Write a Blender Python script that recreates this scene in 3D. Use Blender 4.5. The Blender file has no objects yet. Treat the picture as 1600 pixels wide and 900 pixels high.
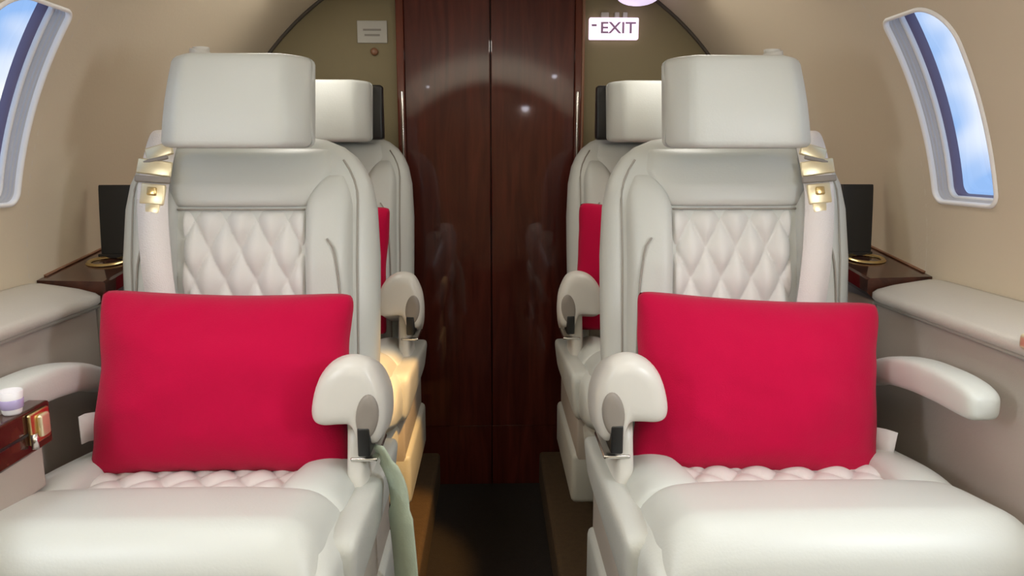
import bpy, bmesh, math, random
from mathutils import Vector, Matrix, noise
R = math.radians
S = bpy.context.scene
COL = S.collection
random.seed(7)

# ------------------------------------------------------------------ camera, world, exposure
cam_d = bpy.data.cameras.new('camera'); cam = bpy.data.objects.new('camera', cam_d); COL.objects.link(cam)
cam_d.sensor_width = 36; cam_d.lens = 26.1; cam_d.clip_start = .02
cam.location = (0, 0, 1.0)
cam.rotation_euler = (R(90 - 9.8), 0, R(-1.58))
S.camera = cam
S.view_settings.view_transform = 'Standard'; S.view_settings.look = 'None'
S.view_settings.gamma = 1; S.view_settings.use_curve_mapping = False
S.view_settings.exposure = 0.17

W = bpy.data.worlds.new('world'); S.world = W; W.use_nodes = True
def build_world():
    nt = W.node_tree; nt.nodes.clear()
    out = nt.nodes.new('ShaderNodeOutputWorld'); bg = nt.nodes.new('ShaderNodeBackground')
    tc = nt.nodes.new('ShaderNodeTexCoord'); ns = nt.nodes.new('ShaderNodeTexNoise'); rp = nt.nodes.new('ShaderNodeValToRGB')
    ns.inputs['Scale'].default_value = 5; ns.inputs['Detail'].default_value = 3
    mp = nt.nodes.new('ShaderNodeMapping'); mp.inputs['Location'].default_value = (0.35, .1, .2)
    nt.links.new(tc.outputs['Generated'], mp.inputs['Vector']); nt.links.new(mp.outputs[0], ns.inputs['Vector'])
    e = rp.color_ramp.elements
    e[0].position = .50; e[0].color = (.30, .50, .86, 1); e[1].position = .62; e[1].color = (.98, .99, 1, 1)
    nt.links.new(ns.outputs['Fac'], rp.inputs['Fac']); nt.links.new(rp.outputs[0], bg.inputs['Color'])
    bg.inputs['Strength'].default_value = 1.0
    nt.links.new(bg.outputs[0], out.inputs[0])
build_world()

def area(name, loc, rot, sx, sy, power, col):
    l = bpy.data.lights.new(name, 'AREA'); l.shape = 'RECTANGLE'; l.size = sx; l.size_y = sy
    l.energy = power; l.color = col
    o = bpy.data.objects.new(name, l); COL.objects.link(o); o.location = loc; o.rotation_euler = rot
    return o
# unseen area lights added overhead to wash both sides of the cabin
for s in (-1, 1):
    area('wash_fill', (s*.52, .80, 1.46), (0, R(-s*-6), 0), .12, .7, 1.5, (1, .99, .97)).data.spread = R(128)
    area('window_daylight', (s*.86, .52, 1.10), (R(0), R(s*80), R(-s*35)), .30, .16, 5.2, (.88, .94, 1))
    area('wash_fill', (s*.52, 1.9, 1.46), (0, R(-s*-14), 0), .10, .5, 1.7, (1, .95, .86))
# added upward fill light behind the camera, bounced off the ceiling
area('fill_uplight', (0, -.9, 1.22), (R(180), 0, 0), .9, 1.6, 27.0, (.90, .97, 1))

# ------------------------------------------------------------------ materials
def mat(name, col, rough=.5, metal=0, bump=0, bscale=200, var=0, vscale=6, coat=0, sheen=0, spec=.5, emit=None, estr=0):
    m = bpy.data.materials.new(name); m.use_nodes = True; nt = m.node_tree
    b = nt.nodes['Principled BSDF']
    b.inputs['Base Color'].default_value = (*col, 1); b.inputs['Roughness'].default_value = rough
    b.inputs['Metallic'].default_value = metal; b.inputs['Specular IOR Level'].default_value = spec
    b.inputs['Coat Weight'].default_value = coat; b.inputs['Sheen Weight'].default_value = sheen
    tc = nt.nodes.new('ShaderNodeTexCoord')
    if var:
        n = nt.nodes.new('ShaderNodeTexNoise'); n.inputs['Scale'].default_value = vscale; n.inputs['Detail'].default_value = 4
        nt.links.new(tc.outputs['Object'], n.inputs['Vector'])
        mx = nt.nodes.new('ShaderNodeMix'); mx.data_type = 'RGBA'
        mx.inputs[6].default_value = (*[c*(1-var) for c in col], 1); mx.inputs[7].default_value = (*[min(1, c*(1+var)) for c in col], 1)
        nt.links.new(n.outputs['Fac'], mx.inputs[0]); nt.links.new(mx.outputs[2], b.inputs['Base Color'])
    if bump:
        n2 = nt.nodes.new('ShaderNodeTexNoise'); n2.inputs['Scale'].default_value = bscale; n2.inputs['Detail'].default_value = 2
        nt.links.new(tc.outputs['Object'], n2.inputs['Vector'])
        bp = nt.nodes.new('ShaderNodeBump'); bp.inputs['Strength'].default_value = bump; bp.inputs['Distance'].default_value = .002
        nt.links.new(n2.outputs['Fac'], bp.inputs['Height']); nt.links.new(bp.outputs[0], b.inputs['Normal'])
    if emit:
        b.inputs['Emission Color'].default_value = (*emit, 1); b.inputs['Emission Strength'].default_value = estr
    return m
def wood(name, c1, c2, rough=.3, sc=(9, 9, .9)):
    m = mat(name, c1, rough, coat=.8); nt = m.node_tree; b = nt.nodes['Principled BSDF']
    b.inputs['Coat Roughness'].default_value = .035; b.inputs['Specular IOR Level'].default_value = .1
    tc = nt.nodes.new('ShaderNodeTexCoord'); mp = nt.nodes.new('ShaderNodeMapping'); mp.inputs['Scale'].default_value = sc
    n = nt.nodes.new('ShaderNodeTexNoise'); n.inputs['Scale'].default_value = 3; n.inputs['Detail'].default_value = 6; n.inputs['Distortion'].default_value = 1.2
    rp = nt.nodes.new('ShaderNodeValToRGB'); rp.color_ramp.elements[0].color = (*c1, 1); rp.color_ramp.elements[1].color = (*c2, 1)
    rp.color_ramp.elements[0].position = .35; rp.color_ramp.elements[1].position = .7
    nt.links.new(tc.outputs['Object'], mp.inputs[0]); nt.links.new(mp.outputs[0], n.inputs['Vector'])
    nt.links.new(n.outputs['Fac'], rp.inputs[0]); nt.links.new(rp.outputs[0], b.inputs['Base Color'])
    return m
M = {}
M['leather'] = mat('cream_leather', (.61, .63, .595), .42, bump=.10, bscale=260, var=.02, vscale=9)
M['leather_quilt'] = mat('quilted_leather', (.73, .725, .695), .46, bump=.12, bscale=260, var=.02)
M['leather_side'] = mat('side_leather', (.56, .57, .53), .45, bump=.2, bscale=240, var=.03)
M['strap'] = mat('belt_webbing', (.80, .76, .74), .7, bump=.5, bscale=400)
M['seam'] = mat('seam_thread', (.36, .34, .30), .8)
M['plastic'] = mat('cream_plastic', (.68, .66, .61), .35, bump=.05, bscale=120)
M['grey'] = mat('grey_plastic', (.27, .24, .21), .5)
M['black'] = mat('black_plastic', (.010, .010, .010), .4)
M['brass'] = mat('brass', (.72, .55, .26), .28, metal=1, var=.1, vscale=40)
M['pale_brass'] = mat('pale_gold', (.82, .72, .48), .35, metal=.75, var=.1, vscale=40)
M['chrome'] = mat('brushed_metal', (.72, .70, .67), .25, metal=1)
M['red'] = mat('red_fabric', (.50, .003, .048), .85, bump=.4, bscale=500, sheen=.08, var=.04, spec=.1)
M['white_tag'] = mat('white_fabric', (.75, .73, .74), .8)
M['wall'] = mat('headliner', (.67, .57, .425), .75, bump=.1, bscale=160, var=.02, vscale=3)
M['bulk'] = mat('olive_bulkhead', (.205, .165, .085), .7, bump=.1, bscale=160, var=.06, vscale=4)
M['ledge'] = mat('ledge_leather', (.53, .50, .45), .38, bump=.2, bscale=220, var=.03)
M['panel'] = mat('ledge_panel', (.46, .41, .36), .6, bump=.15, bscale=200, var=.04)
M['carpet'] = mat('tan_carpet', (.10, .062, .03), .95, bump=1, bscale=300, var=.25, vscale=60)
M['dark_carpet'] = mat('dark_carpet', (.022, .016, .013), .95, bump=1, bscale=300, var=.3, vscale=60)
M['door'] = wood('mahogany', (.058, .010, .007), (.105, .021, .014))
M['dtrim'] = wood('mahogany_trim', (.085, .018, .010), (.14, .034, .018), .2)
M['ltrim'] = mat('tan_trim', (.22, .10, .05), .4)
M['burl'] = wood('dark_burl', (.030, .010, .006), (.085, .026, .014), .15, (6, 6, 6))
M['darkline'] = mat('dark_trim', (.07, .055, .04), .6)
M['win_white'] = mat('window_white', (.90, .88, .86), .4)
M['win_grey'] = mat('window_shade', (.55, .52, .50), .6)
M['win_purple'] = mat('window_seal', (.17, .145, .24), .5)
M['sign'] = mat('sign_lit', (.8, .7, .85), .5, emit=(1, .82, 1), estr=.9)
M['sign_ink'] = mat('sign_ink', (.36, .22, .36), .6)
M['placard'] = mat('placard', (.40, .38, .33), .5)
M['placard_ink'] = mat('placard_ink', (.22, .20, .17), .6)
M['lamp'] = mat('lamp_lens', (.8, .75, .9), .4, emit=(.86, .72, 1), estr=.75)
M['lamp_warm'] = mat('lamp_lens_dim', (.8, .72, .6), .4, emit=(1, .85, .65), estr=.25)
M['lamp_hot'] = mat('lamp_bulb', (1, 1, 1), .4, emit=(.9, .88, 1), estr=14)
M['green'] = mat('pale_green_fabric', (.50, .58, .45), .85, bump=.4, bscale=300, var=.12, vscale=30)
M['lilac'] = mat('lilac_glaze', (.45, .38, .62), .2)
M['white'] = mat('white_glaze', (.85, .83, .86), .2)
def glass():
    m = bpy.data.materials.new('window_glass'); m.use_nodes = True; nt = m.node_tree; nt.nodes.clear()
    o = nt.nodes.new('ShaderNodeOutputMaterial'); t = nt.nodes.new('ShaderNodeBsdfTransparent'); g = nt.nodes.new('ShaderNodeBsdfGlossy')
    g.inputs['Roughness'].default_value = .03; t.inputs['Color'].default_value = (.95, .97, 1, 1)
    x = nt.nodes.new('ShaderNodeMixShader');
    x.inputs[0].default_value = .05; nt.links.new(t.outputs[0], x.inputs[1]); nt.links.new(g.outputs[0], x.inputs[2]); nt.links.new(x.outputs[0], o.inputs[0])
    return m
M['glass'] = glass()

# ------------------------------------------------------------------ helpers
def obj(name, bm, m, parent=None, smooth=True, label=None):
    bmesh.ops.remove_doubles(bm, verts=bm.verts, dist=1e-5)
    bmesh.ops.recalc_face_normals(bm, faces=bm.faces)
    me = bpy.data.meshes.new(name); bm.to_mesh(me); bm.free()
    if smooth:
        for p in me.polygons: p.use_smooth = True
    for k in (m if isinstance(m, list) else [m]): me.materials.append(M[k])
    o = bpy.data.objects.new(name, me); COL.objects.link(o)
    if parent: o.parent = parent
    if label: o['label'] = label
    return o
def tag(o, label, cat, group=None):
    o['label'] = label; o['category'] = cat
    if group: o['group'] = group
    return o
def struct(o, label=None):
    o['kind'] = 'structure'
    if label: o['label'] = label
    return o
def thing(name, label, cat, loc=(0, 0, 0), group=None):
    o = bpy.data.objects.new(name, None); o.empty_display_size = .05; COL.objects.link(o); o.location = loc
    return tag(o, label, cat, group)
def copy_tree(o, parent=None):
    c = o.copy(); COL.objects.link(c)
    if parent: c.parent = parent
    for ch in list(o.children): copy_tree(ch, c)
    return c
def box(bm, x0, x1, y0, y1, z0, z1, bev=0, seg=3, mi=0):
    r = bmesh.ops.create_cube(bm, size=1)
    vs = r['verts']
    for v in vs:
        v.co = Vector((x0 + (v.co.x+.5)*(x1-x0), y0 + (v.co.y+.5)*(y1-y0), z0 + (v.co.z+.5)*(z1-z0)))
    fs = {f for v in vs for f in v.link_faces}
    for f in fs: f.material_index = mi
    if bev:
        es = list({e for v in vs for e in v.link_edges})
        bmesh.ops.bevel(bm, geom=es, offset=bev, segments=seg, affect='EDGES', profile=.5, material=-1)
    return bm
def grid(bm, nu, nv, fn, closed_u=False):
    vs = [[bm.verts.new(fn(i/(nu-1) if not closed_u else i/nu, j/(nv-1))) for i in range(nu)] for j in range(nv)]
    for j in range(nv-1):
        for i in range(nu if closed_u else nu-1):
            k = (i+1) % nu
            bm.faces.new((vs[j][i], vs[j][k], vs[j+1][k], vs[j+1][i]))
    return vs
def loft(bm, loops, cap=True):
    vs = [[bm.verts.new(p) for p in L] for L in loops]
    n = len(vs[0])
    for a, b in zip(vs[:-1], vs[1:]):
        for i in range(n):
            bm.faces.new((a[i], a[(i+1) % n], b[(i+1) % n], b[i]))
    if cap:
        for L in (vs[0], vs[-1]):
            c = Vector((0, 0, 0))
            for v in L: c += v.co
            cv = bm.verts.new(c/n)
            for i in range(n): bm.faces.new((L[i], L[(i+1) % n], cv))
    return vs
def tube(bm, pts, r, n=8):
    pts = [Vector(p) for p in pts]; loops = []
    up = Vector((0.13, .21, .97)).normalized()
    for i, p in enumerate(pts):
        d = (pts[min(i+1, len(pts)-1)] - pts[max(i-1, 0)]).normalized()
        a = d.cross(up)
        if a.length < .05: a = d.cross(Vector((1, 0, 0)))
        a.normalize(); b = d.cross(a)
        rr = r[i] if isinstance(r, (list, tuple)) else r
        loops.append([p + rr*(math.cos(t)*a + math.sin(t)*b) for t in [k*2*math.pi/n for k in range(n)]])
    loft(bm, loops)
def ribbon(bm, pts, wvec, w, th, nvec=None):
    """flat strap with thickness: pts centre line, wvec width direction"""
    pts = [Vector(p) for p in pts]; loops = []
    for i, p in enumerate(pts):
        d = (pts[min(i+1, len(pts)-1)] - pts[max(i-1, 0)]).normalized()
        a = Vector(wvec); a = (a - d*a.dot(d)).normalized(); n = d.cross(a).normalized()
        ww = w[i] if isinstance(w, (list, tuple)) else w
        loops.append([p + a*ww/2 + n*th/2, p + n*th*.75, p - a*ww/2 + n*th/2, p - a*ww/2 - n*th/2, p - n*th*.5, p + a*ww/2 - n*th/2])
    loft(bm, loops)
def spow(c, e): return math.copysign(abs(c)**e, c)
def lerp_tab(tab, x):
    if x <= tab[0][0]: return tab[0][1]
    for (a, va), (b, vb) in zip(tab[:-1], tab[1:]):
        if x <= b:
            t = (x-a)/(b-a); t = t*t*(3-2*t) if False else t
            return va + (vb-va)*t
    return tab[-1][1]
def smooth_pts(pts, n=6):
    """Catmull-Rom through points"""
    P = [Vector(p) for p in pts]; P = [2*P[0]-P[1]] + P + [2*P[-1]-P[-2]]; out = []
    for i in range(1, len(P)-2):
        for k in range(n):
            t = k/n
            out.append(.5*((2*P[i]) + (P[i+1]-P[i-1])*t + (2*P[i-1]-5*P[i]+4*P[i+1]-P[i+2])*t*t + (3*P[i]-P[i-1]-3*P[i+1]+P[i+2])*t**3))
    out.append(P[-2]); return out
def closed_smooth(pts, n=4):
    P = [Vector(p) for p in pts]; m = len(P); out = []
    for i in range(m):
        a, b, c, d = P[i-1], P[i], P[(i+1) % m], P[(i+2) % m]
        for k in range(n):
            t = k/n
            out.append(.5*((2*b) + (c-a)*t + (2*a-5*b+4*c-d)*t*t + (3*b-a-3*c+d)*t**3))
    return out

# ------------------------------------------------------------------ cabin shell
CR, CZ = .90, .766            # radius and centre height of the round cabin section
YB, YF = 2.45, -2.6           # aft and forward bulkheads
A0, A1, A2 = R(-2), R(90), None
WA0, WA1 = R(9.9), R(33.2)    # window sill and head, as angles round the section
def cyl(y, a, s, r=CR): return Vector((s*r*math.cos(a), y, CZ + r*math.sin(a)))
def rrect(y0, y1, a0, a1, rad, n=64, grow=0.0):
    """rounded rectangle in (y, arc angle), radius and grow in metres; returns n points"""
    cy, hy = (y0+y1)/2, (y1-y0)/2 + grow; ca, ha = (a0+a1)/2*CR, (a1-a0)/2*CR + grow
    out = []; q = 12; C4 = []; RR = (.014, .075, .020, .022)
    for k, (sx, sy) in enumerate(((1, 1), (-1, 1), (-1, -1), (1, -1))):
        rad = max(.004, RR[k] + grow)
        for i in range(q):
            t = math.pi/2*(k + i/(q-1))
            C4.append((cy + sx*(hy-rad) + rad*math.cos(t), (ca + sy*(ha-rad) + rad*math.sin(t))/CR))
    for i, p in enumerate(C4):
        out.append(p)
        if i % q == q-1:
            w = C4[(i+1) % len(C4)]; m = 16 if (i//q) % 2 else 8
            out += [(p[0]+(w[0]-p[0])*j/m, p[1]+(w[1]-p[1])*j/m) for j in range(1, m)]
    return out
WINS = {1: [(1.285, 1.466), (.45, .61), (-.55, -.37)], -1: [(1.225, 1.418), (.40, .56), (-.55, -.37)]}
def side_wall(s, name):
    bm = bmesh.new()
    def patch(y0, y1, a0, a1, ny, na):
        grid(bm, ny, na, lambda u, v: cyl(y0+(y1-y0)*u, a0+(a1-a0)*v, s))
    edges = sorted(WINS[s], key=lambda w: w[0]); y = YF; m = .035
    W0, W1 = WA0-.05, WA1+.05
    for (y0, y1) in edges:
        patch(y, y0-m, A0, A1, 3, 48)
        patch(y0-m, y1+m, A0, W0, 9, 8); patch(y0-m, y1+m, W1, A1, 9, 30)
        inner = rrect(y0, y1, WA0, WA1, .03); n = len(inner)
        cy, ca = (y0+y1)/2, (WA0+WA1)/2; outer = []
        for (py, pa) in inner:
            dy, da = py-cy, pa-ca
            k = min(((y1-y0)/2+m)/max(abs(dy), 1e-6), ((W1-W0)/2)/max(abs(da), 1e-6))
            outer.append((cy+dy*k, ca+da*k))
        corners = [(y1+m, W1), (y0-m, W1), (y0-m, W0), (y1+m, W0)]
        for c in corners:
            i = min(range(n), key=lambda q: (outer[q][0]-c[0])**2+(outer[q][1]-c[1])**2); outer[i] = c
        rings = []
        for q in range(5):
            t = q/4
            rings.append([bm.verts.new(cyl(a[0]+(b[0]-a[0])*t, a[1]+(b[1]-a[1])*t, s)) for a, b in zip(inner, outer)])
        for a, b in zip(rings[:-1], rings[1:]):
            for i in range(n): bm.faces.new((a[i], a[(i+1) % n], b[(i+1) % n], b[i]))
        y = y1+m
    patch(y, YB+.02, A0, A1, 9, 48)
    return struct(obj(name, bm, 'wall'))
side_wall(-1, 'wall_left'); side_wall(1, 'wall_right')

def make_window(s, y0, y1, name):
    root = bpy.data.objects.new(name, None); COL.objects.link(root); root.location = cyl((y0+y1)/2, WA0, s); struct(root)
    inv = -root.location
    def ring(bm, spec):      # spec: list of (grow, radius)
        loops = [[cyl(p[0], p[1], s, r) + inv for p in rrect(y0, y1, WA0, WA1, .03, grow=g)] for g, r in spec]
        vs = [[bm.verts.new(p) for p in L] for L in loops]; n = len(vs[0])
        for a, b in zip(vs[:-1], vs[1:]):
            for i in range(n): bm.faces.new((a[i], a[(i+1) % n], b[(i+1) % n], b[i]))
    bm = bmesh.new(); ring(bm, [(.007, .8995), (.006, .897), (.003, .895), (.0, .896), (-.001, .900), (-.001, .905)])
    obj('window_frame', bm, 'win_white', root)
    bm = bmesh.new(); ring(bm, [(-.0005, .903)] + [(-.0005-(.0012 if k % 2 else 0), .904+.0035*k) for k in range(8)])
    obj('window_shade_track', bm, 'win_grey', root, smooth=False)
    bm = bmesh.new(); ring(bm, [(0, .926), (-.003, .9265), (-.004, .929), (-.004, .934), (-.002, .937)])
    obj('window_inner_frame', bm, 'win_white', root)
    bm = bmesh.new(); ring(bm, [(.001, .934), (-.002, .936), (-.004, .944), (-.004, .955)])
    obj('window_seal', bm, 'win_purple', root)
    bm = bmesh.new()
    L = [cyl(p[0], p[1], s, .953) + inv for p in rrect(y0, y1, WA0, WA1, .03, grow=-.002)]
    n = len(L); nv = [bm.verts.new(p) for p in L]; c = bm.verts.new(cyl((y0+y1)/2, (WA0+WA1)/2, s, .953)+inv)
    for i in range(n): bm.faces.new((nv[i], nv[(i+1) % n], c))
    obj('window_pane', bm, 'glass', root)
    return root
k = 1
for s in (-1, 1):
    for (y0, y1) in WINS[s]:
        make_window(s, y0, y1, 'window_%d' % k); k += 1

# ceiling crown
bm = bmesh.new(); box(bm, -.95, .95, YF-.05, YB+.1, 1.668, 1.70); struct(obj('ceiling', bm, 'wall', smooth=False))
# aft bulkhead
bm = bmesh.new()
box(bm, -1.0, -.295, YB, YB+.05, -.12, 1.68); box(bm, .292, 1.0, YB, YB+.05, -.12, 1.68)
struct(obj('wall_back', bm, 'bulk', smooth=False))
bm = bmesh.new(); box(bm, -1.0, 1.0, YF-.05, YF, -.12, 1.68); struct(obj('wall_front', bm, 'wall', smooth=False))
# dark joint trims between bulkhead and headliner
for k, s in ((1, -1), (2, 1)):
    bm = bmesh.new(); tube(bm, [cyl(YB-.004, R(a), s, CR-.003) for a in range(5, 74, 2)], .0065)
    struct(obj('trim_%d' % k, bm, 'darkline'))
# floor: raised seat platforms and a dropped aisle
AX0, AX1 = -.182, .162
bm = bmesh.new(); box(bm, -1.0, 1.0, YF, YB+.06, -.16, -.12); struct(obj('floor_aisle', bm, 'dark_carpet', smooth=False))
bm = bmesh.new(); box(bm, -.96, AX0, YF, YB, -.12, 0, .012); struct(obj('floor_left', bm, 'carpet', smooth=False))
bm = bmesh.new(); box(bm, AX1, .96, YF, YB, -.12, 0, .012); struct(obj('floor_right', bm, 'carpet', smooth=False))

# mahogany double door in the aft bulkhead
door = bpy.data.objects.new('door_1', None); COL.objects.link(door); door.location = (0, YB, -.12); struct(door)
def dpart(name, m, b, bev=.003, smooth=False):
    bm = bmesh.new(); box(bm, b[0], b[1], b[2], b[3], b[4], b[5], bev, 2)
    return obj(name, bm, m, door, smooth=smooth)
dpart('door_core', 'black', (-.30, .297, .031, .05, 0, 1.79), 0)
dpart('door_leaf', 'door', (-.274, -.0025, -.004, .03, .214, 1.735))
dpart('door_leaf', 'door', (.0005, .268, -.004, .03, .214, 1.735))
dpart('kick_panel', 'door', (-.274, -.003, .002, .03, .0, .213), .0006)
dpart('kick_panel', 'door', (.0, .268, .002, .03, .0, .213), .0006)
dpart('door_frame', 'dtrim', (-.297, -.273, -.018, .03, 0, 1.735))
dpart('door_frame', 'dtrim', (.267, .290, -.018, .03, 0, 1.735))
dpart('edge_strip', 'ltrim', (.288, .297, -.022, .03, 0, 1.735))
for x in (-.281, .276):
    bm = bmesh.new(); box(bm, x-.004, x+.004, -.026, -.017, 1.12, 1.335, .003, 2); obj('pull_strip', bm, 'chrome', door, label='slim metal pull strip')

# ------------------------------------------------------------------ seats
# local frame: x = s * lx (lx grows outward, to the wall), y = 0 at the backrest foot, z = 0 on the platform
def back_w(z):
    return lerp_tab([(.30, .235), (.45, .248), (.62, .257), (.80, .258), (.90, .253), (.95, .243), (.98, .230), (1.005, .212), (1.025, .186), (1.04, .150), (1.048, .10), (1.05, .03)], z)
def back_y(z): return .15*(z-.45)            # lean of the front face
def back_d(z): return lerp_tab([(.3, .072), (.5, .075), (.8, .085), (.95, .072), (1.01, .052), (1.035, .034), (1.048, .014), (1.05, .004)], z)   # half depth
NB = 3.0
def front_y(lx, z):
    w, d = back_w(z), back_d(z); q = min(.999, abs(lx)/w)
    return back_y(z) + .085 - d*(1-q**NB)**(1/NB)
def seat_top(lx, y):
    """cushion surface height"""
    z = .448 + .13*(-y)
    z -= .06*max(0, (abs(lx)-.20)/.09)**2.2
    if y < -.45: z -= .11*((-.45-y)/.11)**2.2
    return z

def patch_back(bm, s, f, nu, nv, puff, extra=None, sink=.006, pw=4):
    def fn(u, v):
        lx, z = f(u, v)
        e = (1-abs(2*u-1)**pw)*(1-abs(2*v-1)**pw)
        h = -sink + (puff+sink)*max(0, e)**.45
        if extra: h += extra(lx, z)*min(1, e*4)
        return Vector((s*lx, front_y(lx, z) - h, z))
    grid(bm, nu, nv, fn)
def patch_seat(bm, s, f, nu, nv, puff, extra=None, sink=.006, pw=4):
    def fn(u, v):
        lx, y = f(u, v)
        e = (1-abs(2*u-1)**pw)*(1-abs(2*v-1)**pw)
        h = -sink + (puff+sink)*max(0, e)**.45
        if extra: h += extra(lx, y)*min(1, e*4)
        return Vector((s*lx, y, seat_top(lx, y) + h))
    grid(bm, nu, nv, fn)
def quilt(px, pz, dep):
    def q(a, b):
        u, v = a/px + b/pz, a/px - b/pz
        return dep*(abs(math.sin(math.pi*u)*math.sin(math.pi*v))**.5 - .55)
    return q

def make_seat(s, label):
    root = thing('cabin_seat', label, 'seat', group='cream leather cabin seats')
    # --- backrest shell
    bm = bmesh.new(); loops = []
    zs = [.33, .36, .42, .50, .60, .70, .80, .86, .90, .93, .95, .965, .98, .993, 1.005, 1.016, 1.025, 1.033, 1.04, 1.045, 1.048, 1.05]
    for z in zs:
        w, d = back_w(z), back_d(z); L = []
        for k in range(48):
            t = 2*math.pi*k/48
            L.append(Vector((s*w*spow(math.cos(t), 2/NB), back_y(z)+.085 + d*spow(math.sin(t), 2/NB), z)))
        loops.append(L)
    loft(bm, loops); back = obj('backrest', bm, 'leather', root)
    # --- quilted centre, upper panel, bolsters
    bm = bmesh.new()
    patch_back(bm, s, lambda u, v: (-.126+.240*u, .44+.462*v), 81, 141, .010, quilt(.060, .118, .018), pw=16)
    obj('quilted_panel', bm, 'leather_quilt', root, label='diamond quilted leather panel')
    bm = bmesh.new()
    def yoke(u, v):
        z = .906 + .118*v; hw = .126 + .05*min(1, v*1.6)**.7 - .02*max(0, v-.6)
        return ((2*u-1)*hw, z)
    patch_back(bm, s, yoke, 41, 25, .016, pw=6); obj('upper_panel', bm, 'leather', root)
    seams = []
    for side in (-1, 1):
        bm = bmesh.new()
        def bol(u, v, side=side):
            # arched bolster: top closes like an arch leaning outward
            z = .42 + .553*v
            w0 = .124 + max(0, (z-.90)/.073)**2*.040
            w1 = .214 - max(0, (z-.90)/.073)**2*.022
            return (side*(w0 + (w1-w0)*u), z)
        patch_back(bm, s, bol, 25, 71, .032, pw=4)
        obj('bolster', bm, 'leather', root)
        # inner stitched arch on the bolster
        pts = []
        for v in [i/24 for i in range(25)]:
            z = .45 + .40*v; lx = .172 + (.028)*math.sqrt(max(0, 1-(v)**4)) ; lx = side*lx
            e = (lx*side-.124)/.09; pu = (1-abs(2*e-1)**4)**.45*.038
            pts.append((s*lx, front_y(lx, z)-pu+.003, z))
        seams.append(pts)
        pts = []
        for i in range(29):
            z = .44 + .56*i/28; lx = side*(.222 - .03*max(0, (z-.92)/.08)**2)
            pts.append((s*lx, front_y(lx, z)-.001, z))
        seams.append(pts)
    seams.append([(s*lx, front_y(lx, .904)-.005, .904) for lx in [-.124+.248*i/16 for i in range(17)]])
    bm = bmesh.new()
    for p in seams: tube(bm, p, .0021, 6)
    obj('piping', bm, 'seam', root, label='grey stitched seam piping')
    # --- headrest: padded block with side wings
    bm = bmesh.new(); loops = []
    hw = [(-.002, .5), (0, .86), (.012, .94), (.035, .98), (.07, 1), (.3, 1.0), (.5, 1), (.7, 1), (.93, 1), (.965, .985), (.988, .955), (1.0, .90), (1.003, .5)]
    for t, k in hw:
        z = 1.022 + .168*t; tc = max(0, min(1, t)); wid = .140 - .011*tc; sh = -.014 - .012*tc; L = []
        for q in range(56):
            a = 2*math.pi*q/56; cx, cy = spow(math.cos(a), .30), spow(math.sin(a), .30)
            x = wid*cx*(k if k > .9 else k); y = .04 + .052*cy*k
            if cy < 0: y += .034*max(0, abs(cx)-.70)/.30 - .010*math.sin(math.pi*max(0, min(1, t)))   # dished between the wings, puffed in the middle height
            L.append(Vector((s*(x + sh), y + .028*(t-.5) - .0, z)))
        loops.append(L)
    loft(bm, loops); head = obj('headrest', bm, 'leather', root)
    bm = bmesh.new(); tube(bm, smooth_pts([(s*.07, .10, 1.188), (s*.069, .10, 1.20), (s*.067, .10, 1.208), (s*.067, .10, 1.214)], 4), [.022]*4+[.020]*4+[.016]*4+[.007])
    obj('headrest_knob', bm, 'plastic', head)
    # --- cushion
    bm = bmesh.new(); loops = []
    n = 44
    for yy, k, zb in [(.02, .86, .36), (.01, .95, .34), (-.02, 1, .33), (-.15, 1.0, .31), (-.3, 1.0, .31), (-.42, 1.0, .32), (-.48, 1.0, .335), (-.52, .985, .35), (-.545, .95, .37), (-.558, .89, .39)]:
        L = []
        zt0 = seat_top(0, yy); hw_ = .282*k
        for q in range(n):
            a = 2*math.pi*q/n; cx, cz = spow(math.cos(a), .5), spow(math.sin(a), .5)
            lx = hw_*cx; zt = min(seat_top(lx, yy), zt0) if cz > 0 else zt0
            mid = (zt0+zb)/2
            L.append(Vector((s*lx, yy, mid + (zt0-mid)*cz)))
        loops.append(L)
    loft(bm, loops); cush = obj('seat_cushion', bm, 'leather', root)
    bm = bmesh.new()
    patch_seat(bm, s, lambda u, v: ((2*u-1)*(.165+.03*v), -.305+.285*v), 81, 91, .004, quilt(.066, .11, .012), pw=12)
    obj('quilted_cushion_panel', bm, 'leather_quilt', cush, label='quilted leather panel at back of cushion')
    bm = bmesh.new()
    def fpad(u, v):
        x = 2*u-1
        yb = -.300 + .05*max(0, abs(x)-.55)**1.2*0 - .03*(abs(x))**3
        return (x*.262, -.53 + (yb+.53)*v)
    patch_seat(bm, s, fpad, 61, 41, .020, pw=8); obj('front_pad', bm, 'leather', cush)
    for side in (-1, 1):
        bm = bmesh.new()
        def sb(u, v, side=side):
            x0 = .150 + .03*v - .045*max(0, .35-v)/.35*0
            return (side*(x0 + (.268-x0)*u), -.335 + .315*v)
        patch_seat(bm, s, sb, 25, 41, .026, pw=3.5); obj('cushion_bolster', bm, 'leather', cush)
    # --- base skirt and pedestal
    bm = bmesh.new(); loops = []
    for z, hx, y0, y1 in [(.02, .20, -.40, .02), (.06, .215, -.43, .04), (.16, .222, -.44, .05), (.165, .245, -.47, .06), (.26, .262, -.51, .07), (.33, .268, -.53, .07), (.345, .26, -.52, .06)]:
        L = []
        for q in range(40):
            a = 2*math.pi*q/40
            L.append(Vector((s*hx*spow(math.cos(a), .35), (y0+y1)/2 + (y1-y0)/2*spow(math.sin(a), .35), z)))
        loops.append(L)
    loft(bm, loops); obj('seat_base', bm, 'leather_side', root)
    bm = bmesh.new(); box(bm, -.19, .19, -.38, 0, -.028, .03, .006); obj('pedestal', bm, 'grey', root)
    # padded flank below the aisle armrest
    bm = bmesh.new(); loops = []
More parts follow.
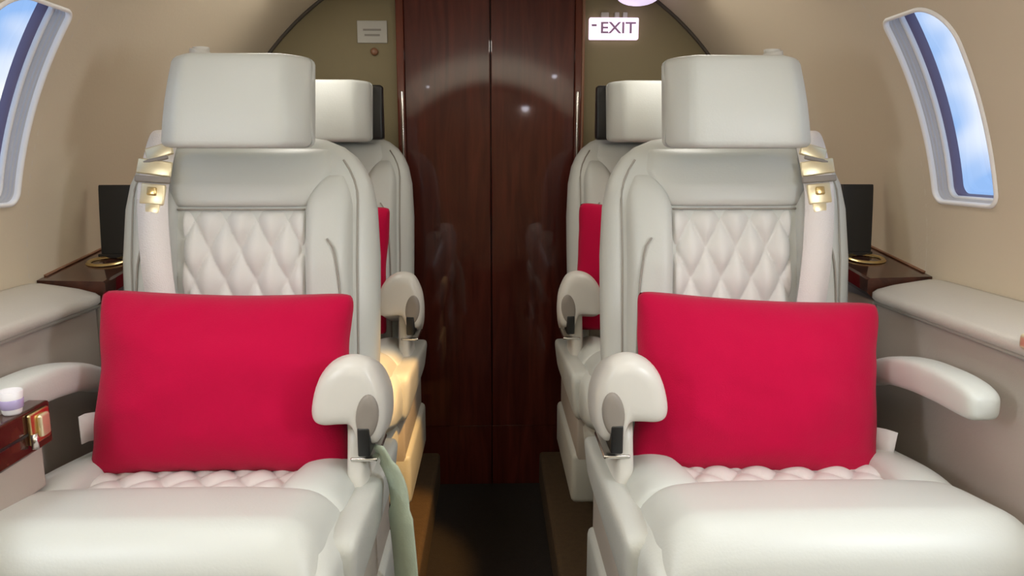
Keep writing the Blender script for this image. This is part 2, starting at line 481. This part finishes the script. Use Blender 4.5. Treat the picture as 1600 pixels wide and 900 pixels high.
    for y, k in [(-.44, .6), (-.435, .85), (-.42, .96), (-.39, 1), (-.2, 1), (-.02, 1), (.02, .97), (.04, .85)]:
        L = []; zt = .452 + .06*(-y); zb = .355; cz = (zt+zb)/2; hz = (zt-zb)/2*k
        for q in range(32):
            a = 2*math.pi*q/32; z = cz + hz*spow(math.sin(a), .35); f = (z-zb)/(zt-zb)
            L.append(Vector((s*(-.277 + .012*(1-f) + .026*k*spow(math.cos(a), .45)), y, z)))
        loops.append(L)
    loft(bm, loops); obj('aisle_flank', bm, 'leather_side', root)
    bm = bmesh.new(); box(bm, min(s*-.292, s*-.21), max(s*-.292, s*-.21), -.40, .02, .13, .26, .014); obj('flank_foot', bm, 'leather_side', root)
    bm = bmesh.new(); box(bm, min(s*-.280, s*-.20), max(s*-.280, s*-.20), -.40, .02, .24, .37, .006); obj('flank_recess', bm, 'panel', root)
    # recline lever on the aisle flank
    bm = bmesh.new(); box(bm, min(-s*.296, -s*.306), max(-s*.296, -s*.306), -.34, -.28, .20, .27, .004)
    lv = obj('recline_lever_plate', bm, 'black', root)
    bm = bmesh.new(); tube(bm, smooth_pts([(-s*.303, -.31, .235), (-s*.310, -.312, .235), (-s*.312, -.33, .215), (-s*.312, -.35, .19)], 5), .006); obj('recline_lever', bm, 'brass', lv)
    # --- aisle armrest: mushroom section, rounded front end
    prof = [(-.196, .612), (-.198, .588), (-.212, .580), (-.240, .581), (-.258, .580), (-.266, .568), (-.272, .552), (-.290, .546), (-.306, .552), (-.315, .585), (-.315, .630), (-.306, .663), (-.290, .688), (-.262, .695), (-.232, .684), (-.208, .655)]
    prof = closed_smooth([(a, 0, b) for a, b in prof], 4)
    c = Vector((-.268, 0, .632)); loops = []
    for y, k in [(-.262, .55), (-.259, .78), (-.252, .90), (-.240, .97), (-.222, 1), (-.12, 1.0), (0, .97), (.05, .93), (.08, .85)]:
        dz = -.09*max(0, (y+.22)/.3) - .006; sx = .10*max(0, (y+.22)/.3)
        L = []
        for p in prof:
            v = c + (p-c)*k; L.append(Vector((s*(v.x + .25*sx*(1 if v.x < -.268 else .6)), y, v.z+dz)))
        loops.append(L)
    bm = bmesh.new(); loft(bm, loops); arm = obj('aisle_armrest', bm, 'plastic', root)
    bm = bmesh.new()
    loops = []
    for rr, y in [(1, -.246), (1, -.262), (.85, -.2655), (.5, -.2662)]:
        loops.append([Vector((s*(-.290 + .018*rr*math.cos(t) - .003*rr*math.sin(t)), y, .596 + .037*rr*math.sin(t))) for t in [2*math.pi*q/28 for q in range(28)]])
    loft(bm, loops); obj('armrest_cap', bm, 'grey', arm, label='oval grey recess cap')
    bm = bmesh.new(); box(bm, min(s*-.294, s*-.274), max(s*-.294, s*-.274), -.2675, -.20, .530, .578, .003); obj('armrest_gap_block', bm, 'black', arm)  # black block put in for the dark gap below the cap
    bm = bmesh.new(); loops = []
    for z, hx, hy in [(.36, .018, .07), (.46, .018, .07), (.52, .016, .06), (.575, .015, .05)]:
        loops.append([Vector((s*-.262 + hx*spow(math.cos(t), .5), -.17 + hy*spow(math.sin(t), .5), z)) for t in [2*math.pi*q/24 for q in range(24)]])
    loft(bm, loops); post = obj('armrest_post', bm, 'plastic', arm)
    bm = bmesh.new(); box(bm, min(s*-.300, s*-.255), max(s*-.300, s*-.255), -.235, -.12, .508, .515, .003); obj('armrest_bracket', bm, 'chrome', post)
    # --- wall-side armrest: padded arm sweeping forward
    pth = [(.245, .05, .585, .034, .020), (.243, -.03, .590, .034, .022), (.242, -.12, .624, .030, .026), (.242, -.20, .640, .030, .028), (.242, -.28, .645, .030, .028), (.242, -.33, .644, .029, .027), (.242, -.360, .641, .026, .024), (.242, -.373, .639, .020, .017), (.242, -.377, .638, .010, .008)]
    pp = [smooth_pts([(p[0], p[1], p[2]) for p in pth], 5), smooth_pts([(p[3], p[4], 0) for p in pth], 5)]
    loops = []
    for p, h in zip(*pp):
        loops.append([Vector((s*(p.x + h.x*spow(math.cos(t), .55)), p.y, p.z + h.y*spow(math.sin(t), .55))) for t in [2*math.pi*q/28 for q in range(28)]])
    bm = bmesh.new(); loft(bm, loops); obj('wall_armrest', bm, 'leather', root)
    # --- shoulder belt and its gilt hardware
    bm = bmesh.new(); pts = []
    for lx, z, off in [(.160, 1.055, -.05), (.164, 1.05, -.01), (.164, 1.03, .016), (.160, .99, .032), (.157, .95, .042), (.154, .90, .048), (.142, .80, .052), (.130, .70, .050), (.116, .60, .044), (.104, .50, .03)]:
        pts.append((s*lx, front_y(lx, min(z, 1.02)) - off, z))
    ribbon(bm, smooth_pts(pts, 5), (1, 0, .18*s), .056, .003)
    belt = obj('shoulder_belt', bm, 'strap', root)
    fy = front_y(.18, .97) - .042
    def plate(lx, z, w, h, tilt, m, name, dy=0, th=.007, par=belt):
        b2 = bmesh.new(); box(b2, -w/2, w/2, -th/2, th/2, -h/2, h/2, min(th, h)*.4, 2)
        mt = Matrix.Translation((s*lx, front_y(lx, z)-.046+dy, z)) @ Matrix.Rotation(s*tilt, 4, 'Y') @ Matrix.Rotation(R(-12), 4, 'X')
        b2.transform(mt); return obj(name, b2, m, par)
    bk = plate(.158, .985, .066, .030, R(-8), 'pale_brass', 'belt_buckle')
    plate(.158, 1.016, .054, .026, R(16), 'pale_brass', 'buckle_plate', dy=.006, par=bk)
    plate(.156, 1.000, .050, .008, R(12), 'grey', 'buckle_slot', dy=-.006, par=bk)
    plate(.157, .963, .068, .013, R(-4), 'grey', 'buckle_slot', dy=-.003, par=bk)
    plate(.155, .935, .046, .040, R(-6), 'pale_brass', 'buckle_tongue', dy=-.002, par=bk)
    plate(.155, .941, .018, .016, R(-6), 'brass', 'buckle_button', dy=-.007, par=bk)
    plate(.155, .908, .028, .020, R(-6), 'pale_brass', 'buckle_tip', dy=-.001, par=bk)
    return root

seat_l = make_seat(-1, 'cream quilted leather seat nearest the viewer on the left of the aisle'); seat_l.location = (-.49, 1.40, 0)
seat_r = make_seat(1, 'cream quilted leather seat nearest the viewer on the right of the aisle'); seat_r.location = (.485, 1.40, 0)
rear_l = copy_tree(seat_l); rear_l.location = (-.492, 2.12, .028); rear_l['label'] = 'cream leather seat by the door, mostly hidden behind the left front seat'
rear_r = copy_tree(seat_r); rear_r.location = (.486, 2.12, .028); rear_r['label'] = 'cream leather seat by the door, mostly hidden behind the right front seat'
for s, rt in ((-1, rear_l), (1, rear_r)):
    for ch in list(rt.children):
        if ch.name.startswith('recline_lever_plate'):
            for g in list(ch.children): bpy.data.objects.remove(g)
            bpy.data.objects.remove(ch)
    bm = bmesh.new(); box(bm, min(-s*.178, s*.15), max(-s*.178, s*.15), .095, .135, 1.03, 1.185, .008)  # plain black block set behind the rear headrests only
    obj('headrest_block', bm, 'black', rt, label='black block behind the headrest')

# ------------------------------------------------------------------ cushions (pillows)
def pillow_mesh(w, h, th, seed):
    bm = bmesh.new(); n = 40
    for sd in (-1, 1):
        def fn(u, v):
            a, b = 2*u-1, 2*v-1
            x = a*w/2*(1 - .05*(1-b*b)*abs(a)**3 ); z = b*h/2*(1 - .06*(1-a*a)*abs(b)**3)
            cr = 1 - .045*(a*a*b*b)**5; x *= cr; z *= cr
            e = max(0, (1-a**4))*max(0, (1-b**4))
            t = th/2*(.45*e**.5 + .55*((1-abs(a)**2.6)*(1-b*b))**.85)
            nz = noise.noise(Vector((a*2.2+seed, b*2.0, seed*1.7)))*.006 + noise.noise(Vector((a*6+seed, b*5, seed)))*.003 - .006*max(0, 1-abs(noise.noise(Vector((a*1.7+b*1.2+seed, b*1.4-a*.8, seed+3))))*9)*max(abs(a), abs(b))**3
            return Vector((x + .004*noise.noise(Vector((b*3, seed, 0))), sd*(t + nz*e) + .006*noise.noise(Vector((a*2, b*2, seed+5))), z))
        grid(bm, n, n, fn)
    return bm
def pillow(label, loc, rot, w, h, th, seed, tagside=0, tagz=-.07):
    root = thing('throw_pillow', label, 'pillow', loc, 'red throw pillows on the seats'); root.rotation_euler = rot
    obj('pillow_cover', pillow_mesh(w, h, th, seed), 'red', root)
    if tagside:
        bm = bmesh.new(); x = tagside*w/2
        ribbon(bm, [(x-tagside*.012, -.002, tagz), (x+tagside*.001, -.010, tagz-.002), (x+tagside*(.004 if tagside < 0 else .013), -.026, tagz-.006)], (0, 0, 1), .048, .0015)
        obj('fabric_tag', bm, 'white_tag', root, label='small white fabric tag')
    return root
pillow('red pillow leaning on the front left seat', (-.466, 1.262, .617), (R(-15), R(1.5), R(2)), .445, .325, .18, 1.3, -1, -.075)
pillow('red pillow leaning on the front right seat', (.470, 1.262, .603), (R(-15), R(3), R(-2)), .445, .325, .18, 4.1, 1, -.085)
pillow('red pillow glimpsed on the rear left seat, beside the left front backrest', (-.50, 2.035, .705), (R(-10), R(2), 0), .44, .36, .11, 2.2)
pillow('red pillow glimpsed on the rear right seat, beside the right front backrest', (.448, 2.035, .695), (R(-10), R(4), 0), .44, .36, .11, 6.6)

# ------------------------------------------------------------------ side ledges, wooden shelves, black panels
def zshelf(y): return .762 + .040*min(1, max(0, (y-1.47)/.32))
for s, nm in ((-1, 'left'), (1, 'right')):
    root = thing('side_ledge', 'padded cream side ledge along the %s wall below the window' % nm, 'ledge', (s*.77, .0, 0))
    bm = bmesh.new(); loops = []
    sec = [(.006, .715), (-.004, .724), (-.004, .736), (.006, .743), (.04, .752), (.09, .760), (.118, .764), (.128, .764), (.128, .70), (.06, .70)]
    sec = [(a, b) for a, b in sec]
    for y, k in [(-2.55, 1), (0, 1), (.8, 1), (1.3, 1), (1.42, 1), (1.448, .98), (1.460, .93), (1.466, .80), (1.468, .5)]:
        loops.append([Vector((s*(.066+(a-.066)*k), y, .728+(b-.728)*k)) for a, b in sec])
    loft(bm, loops); obj('padded_top', bm, 'ledge', root)
    bm = bmesh.new(); box(bm, min(s*.012, s*.10), max(s*.012, s*.10), -2.55, 1.462, 0, .716, .004); obj('side_panel', bm, 'panel', root)
    bm = bmesh.new(); tube(bm, [(s*.003, y, .7165) for y in (-2.5, 0, 1.0, 1.45)], .004); obj('piping', bm, 'seam', root)
    if s == 1:
        bm = bmesh.new(); box(bm, -.010, .012, 1.0, 1.024, .732, .754, .005); obj('latch', bm, 'pale_brass', root, label='small brass latch')
    # wooden shelf behind
    sh = thing('wooden_shelf', 'glossy dark wood shelf along the %s wall behind the front seat' % nm, 'shelf', (s*.77, 1.47, 0))
    bm = bmesh.new()
    vs = []
    ys = [1.472, 1.55, 1.65, 1.79, 2.0, 2.44]
    loops = [[Vector((s*a, y-1.47, zshelf(y)+b)) for a, b in [(-.004, -.03), (-.004, -.004), (0, 0), (.128, .003), (.128, -.05), (.02, -.05)]] for y in ys]
    loft(bm, loops); top = obj('shelf_top', bm, 'burl', sh, smooth=False)
    bm = bmesh.new(); box(bm, min(s*.012, s*.10), max(s*.012, s*.10), .004, .97, 0, .715, .004); obj('shelf_cabinet', bm, 'panel', sh, smooth=False)
    bm = bmesh.new(); yy = .145
    loops = []
    for rr, dz in [(.030, .0), (.034, .004), (.038, .004), (.041, .0)]:
        loops.append([Vector((s*.062 + rr*math.cos(t), yy + rr*math.sin(t), zshelf(1.47+yy+rr*math.sin(t)) + .003 + dz)) for t in [2*math.pi*q/32 for q in range(32)]])
    loft(bm, loops, cap=False); obj('cup_holder_ring', bm, 'brass', top, label='brass cup holder ring')
    bm = bmesh.new()
    ribbon(bm, [(s*.128, y-1.47, zshelf(y)+.005) for y in (1.50, 1.6, 1.7, 1.79, 1.9)], (1, 0, 0), .008, .003); obj('inlay_strip', bm, 'ltrim', top)
    # black panel standing behind the seat
    pn = thing('black_panel', 'black upright panel standing on the %s wooden shelf behind the front seat' % nm, 'panel', (s*.825, 1.66, zshelf(1.66)))
    bm = bmesh.new(); z0 = .006; x0, x1 = -.04, .034
    loops = []
    for z, k in [(z0, 0), (.05, .0), (.10, .0), (.150, -.002), (.158, -.004), (.160, -.008)]:
        a, b = s*x0, s*(x1 - .006*(z/.16))
        loops.append([Vector((a, -.012-k*.5, z)), Vector((b, -.012-k*.5, z)), Vector((b, .012+k*.5, z)), Vector((a, .012+k*.5, z))])
    loft(bm, loops); obj('panel_body', bm, 'black', pn, smooth=False)
    bm = bmesh.new(); box(bm, -.04, .036, -.016, .016, 0.0, .010, .002); obj('panel_foot', bm, 'black', pn, smooth=False)

# ------------------------------------------------------------------ left fold-out table with latch, and the cup on it
tb = thing('folding_table', 'dark wood stowed table leaf with a brass latch at the left frame edge', 'table', (-.70, .75, .51))
bm = bmesh.new(); box(bm, -.004, .028, -.30, .35, .066, .132, .004); lf = obj('table_leaf', bm, 'burl', tb, smooth=False)
bm = bmesh.new(); box(bm, .0275, .0295, -.30, .345, .096, .100, .0004, 1); obj('leaf_gap', bm, 'black', lf, smooth=False)
bm = bmesh.new(); box(bm, -.004, .020, -.30, .335, .0, .066, .004); obj('table_housing', bm, 'panel', tb, smooth=False)
bm = bmesh.new(); box(bm, .0275, .034, .290, .338, .080, .127, .003); lt = obj('latch_plate', bm, 'brass', lf)
bm = bmesh.new(); box(bm, .033, .041, .305, .328, .088, .122, .004); obj('latch_hasp', bm, 'pale_brass', lt)
bm = bmesh.new(); tube(bm, [(.036, .293, .076), (.036, .293, .098)], .005, 10); obj('latch_pin', bm, 'chrome', lt)
cp = thing('cup', 'small white and lilac cup on the dark wood table leaf', 'cup', (-.686, 1.035, .642))
bm = bmesh.new(); prof = [(.011, .0), (.0125, .003), (.0145, .016), (.016, .034), (.0148, .035), (.012, .012)]
loft(bm, [[Vector((r*math.cos(t), r*math.sin(t), z)) for t in [2*math.pi*q/28 for q in range(28)]] for r, z in prof], cap=True); obj('cup_body', bm, 'white', cp)
bm = bmesh.new(); loft(bm, [[Vector((r*math.cos(t), r*math.sin(t), z)) for t in [2*math.pi*q/28 for q in range(28)]] for r, z in ((.0138, .009), (.0146, .010), (.0158, .022), (.0150, .023))], cap=False); obj('cup_band', bm, 'lilac', cp)

# ------------------------------------------------------------------ pale green strap hanging beside the left front seat
gs = thing('fabric_strap', 'pale green fabric strap hanging down the aisle side of the left front seat', 'strap', (-.195, 1.20, .0))
bm = bmesh.new()
ribbon(bm, smooth_pts([(.004, -.02, .53), (.016, -.01, .50), (.032, .0, .45), (.036, .005, .38), (.040, .01, .31), (.042, .015, .25)], 5), (.75, -.6, 0), [.026]*6+[.042]*8+[.055]*12, .005)
obj('strap_body', bm, 'green', gs)
bm = bmesh.new(); ribbon(bm, [(.048, .008, .262), (.056, .006, .24), (.060, .006, .225)], (.8, -.5, .2), .022, .004); obj('strap_tip', bm, 'white_tag', gs, label='cream tip of the strap')

# ------------------------------------------------------------------ signs and lamps on the aft bulkhead
ex = thing('exit_sign', 'small lit white EXIT sign on the bulkhead right of the door', 'sign', (.388, YB, 1.407))
bm = bmesh.new(); box(bm, -.078, .078, -.022, 0, -.033, .033, .004); obj('sign_box', bm, 'sign', ex, smooth=False)
def text(body, size, loc, par, m, sx=1.0):
    c = bpy.data.curves.new('lettering', 'FONT'); c.body = body; c.size = size; c.extrude = .0006; c.align_x = 'CENTER'; c.align_y = 'CENTER'; c.offset = .0006
    c.materials.append(M[m]); o = bpy.data.objects.new('lettering', c); COL.objects.link(o); o.parent = par
    
    bpy.context.view_layer.update()
    me = bpy.data.meshes.new_from_object(o.evaluated_get(bpy.context.evaluated_depsgraph_get()))
    bpy.data.objects.remove(o); o = bpy.data.objects.new('lettering', me); COL.objects.link(o); o.parent = par
    o.location = loc; o.rotation_euler = (R(90), 0, 0); o.scale = (sx, 1, 1); return o
text('EXIT', .048, (.012, -.0226, 0), ex, 'sign_ink', 1.15)
bm = bmesh.new(); box(bm, -.071, -.055, -.0232, -.0218, .006, .012, .0005, 1); obj('sign_mark', bm, 'sign_ink', ex, smooth=False)
for x in (-.028, .010, .036):
    bm = bmesh.new(); box(bm, x-(.012 if x < 0 else .007), x+(.012 if x < 0 else .007), -.014, 0, .032, .050, .002, 2); obj('sign_clip', bm, 'placard', ex, smooth=False)
pl = thing('placard', 'small pale notice placard on the bulkhead left of the door', 'sign', (-.372, YB, 1.396))
bm = bmesh.new(); box(bm, -.047, .047, -.005, 0, -.034, .034, .002); obj('placard_plate', bm, 'placard', pl, smooth=False)
for z, w in ((.006, .028), (-.010, .024)):
    bm = bmesh.new(); box(bm, -w, w, -.0058, -.0045, z-.003, z+.003); obj('placard_line', bm, 'placard_ink', pl, smooth=False)
hk = thing('wall_button', 'tiny pinkish button on the bulkhead below the placard', 'button', (-.367, YB, 1.336))
bm = bmesh.new(); tube(bm, [(0, 0, 0), (0, -.006, 0), (0, -.010, 0)], [.012, .012, .007], 14); obj('button_cap', bm, 'ltrim', hk)
for s, m, lab, zz in ((1, 'lamp', 'rounded lilac glowing ceiling light above the EXIT sign', 1.463), (-1, 'lamp_warm', 'rounded cream ceiling light above the left placard', 1.478)):
    lp = thing('ceiling_light', lab, 'light', (s*.448, 2.36, zz))
    bm = bmesh.new(); loops = []
    for q in range(9):
        t = math.pi/2*q/8
        loops.append([Vector((.066*math.sin(t+.02)*math.cos(a), .066*math.sin(t+.02)*math.sin(a), .030*(1-math.cos(t)))) for a in [2*math.pi*i/32 for i in range(32)]])
    loft(bm, loops); obj('light_lens', bm, m, lp)
    bm = bmesh.new(); loops = [[Vector((r*math.cos(a), r*math.sin(a), z)) for a in [2*math.pi*i/32 for i in range(32)]] for r, z in ((.066, .028), (.074, .030), (.076, .040), (.072, .12))]
    loft(bm, loops); obj('light_housing', bm, 'wall', lp)
# small bright lamps in the forward cabin (seen mirrored in the varnished door)
for x, y, z, r in ((.42, -.16, 1.545, .016), (-.46, -.70, 1.525, .010), (.336, -2.57, 1.50, .035)):
    lp = thing('spot_lamp', 'small round cabin lamp in the forward cabin', 'light', (x, y, z), 'forward cabin lamps')
    bm = bmesh.new(); bmesh.ops.create_uvsphere(bm, u_segments=16, v_segments=10, radius=r); obj('lamp_bulb', bm, 'lamp_hot', lp)
    bm = bmesh.new(); tube(bm, [(0, 0, r*.3), (0, 0, r*1.2), (0, 0, r*1.6)], [r*1.3, r*1.3, r*.6], 16); obj('lamp_housing', bm, 'chrome', lp)

# added warm spot, standing in for sunlight on the left rear seat's aisle side
rl = bpy.data.lights.new('sun_patch_spot', 'SPOT'); rl.energy = 110; rl.color = (1, .52, .12); rl.spot_size = R(20); rl.spot_blend = .5; rl.shadow_soft_size = .02
ro = bpy.data.objects.new('sun_patch_spot', rl); COL.objects.link(ro); ro.location = (.30, 1.15, 1.55)
ro.rotation_euler = (Vector((-.20, 1.72, .30)) - ro.location).to_track_quat('-Z', 'Y').to_euler()
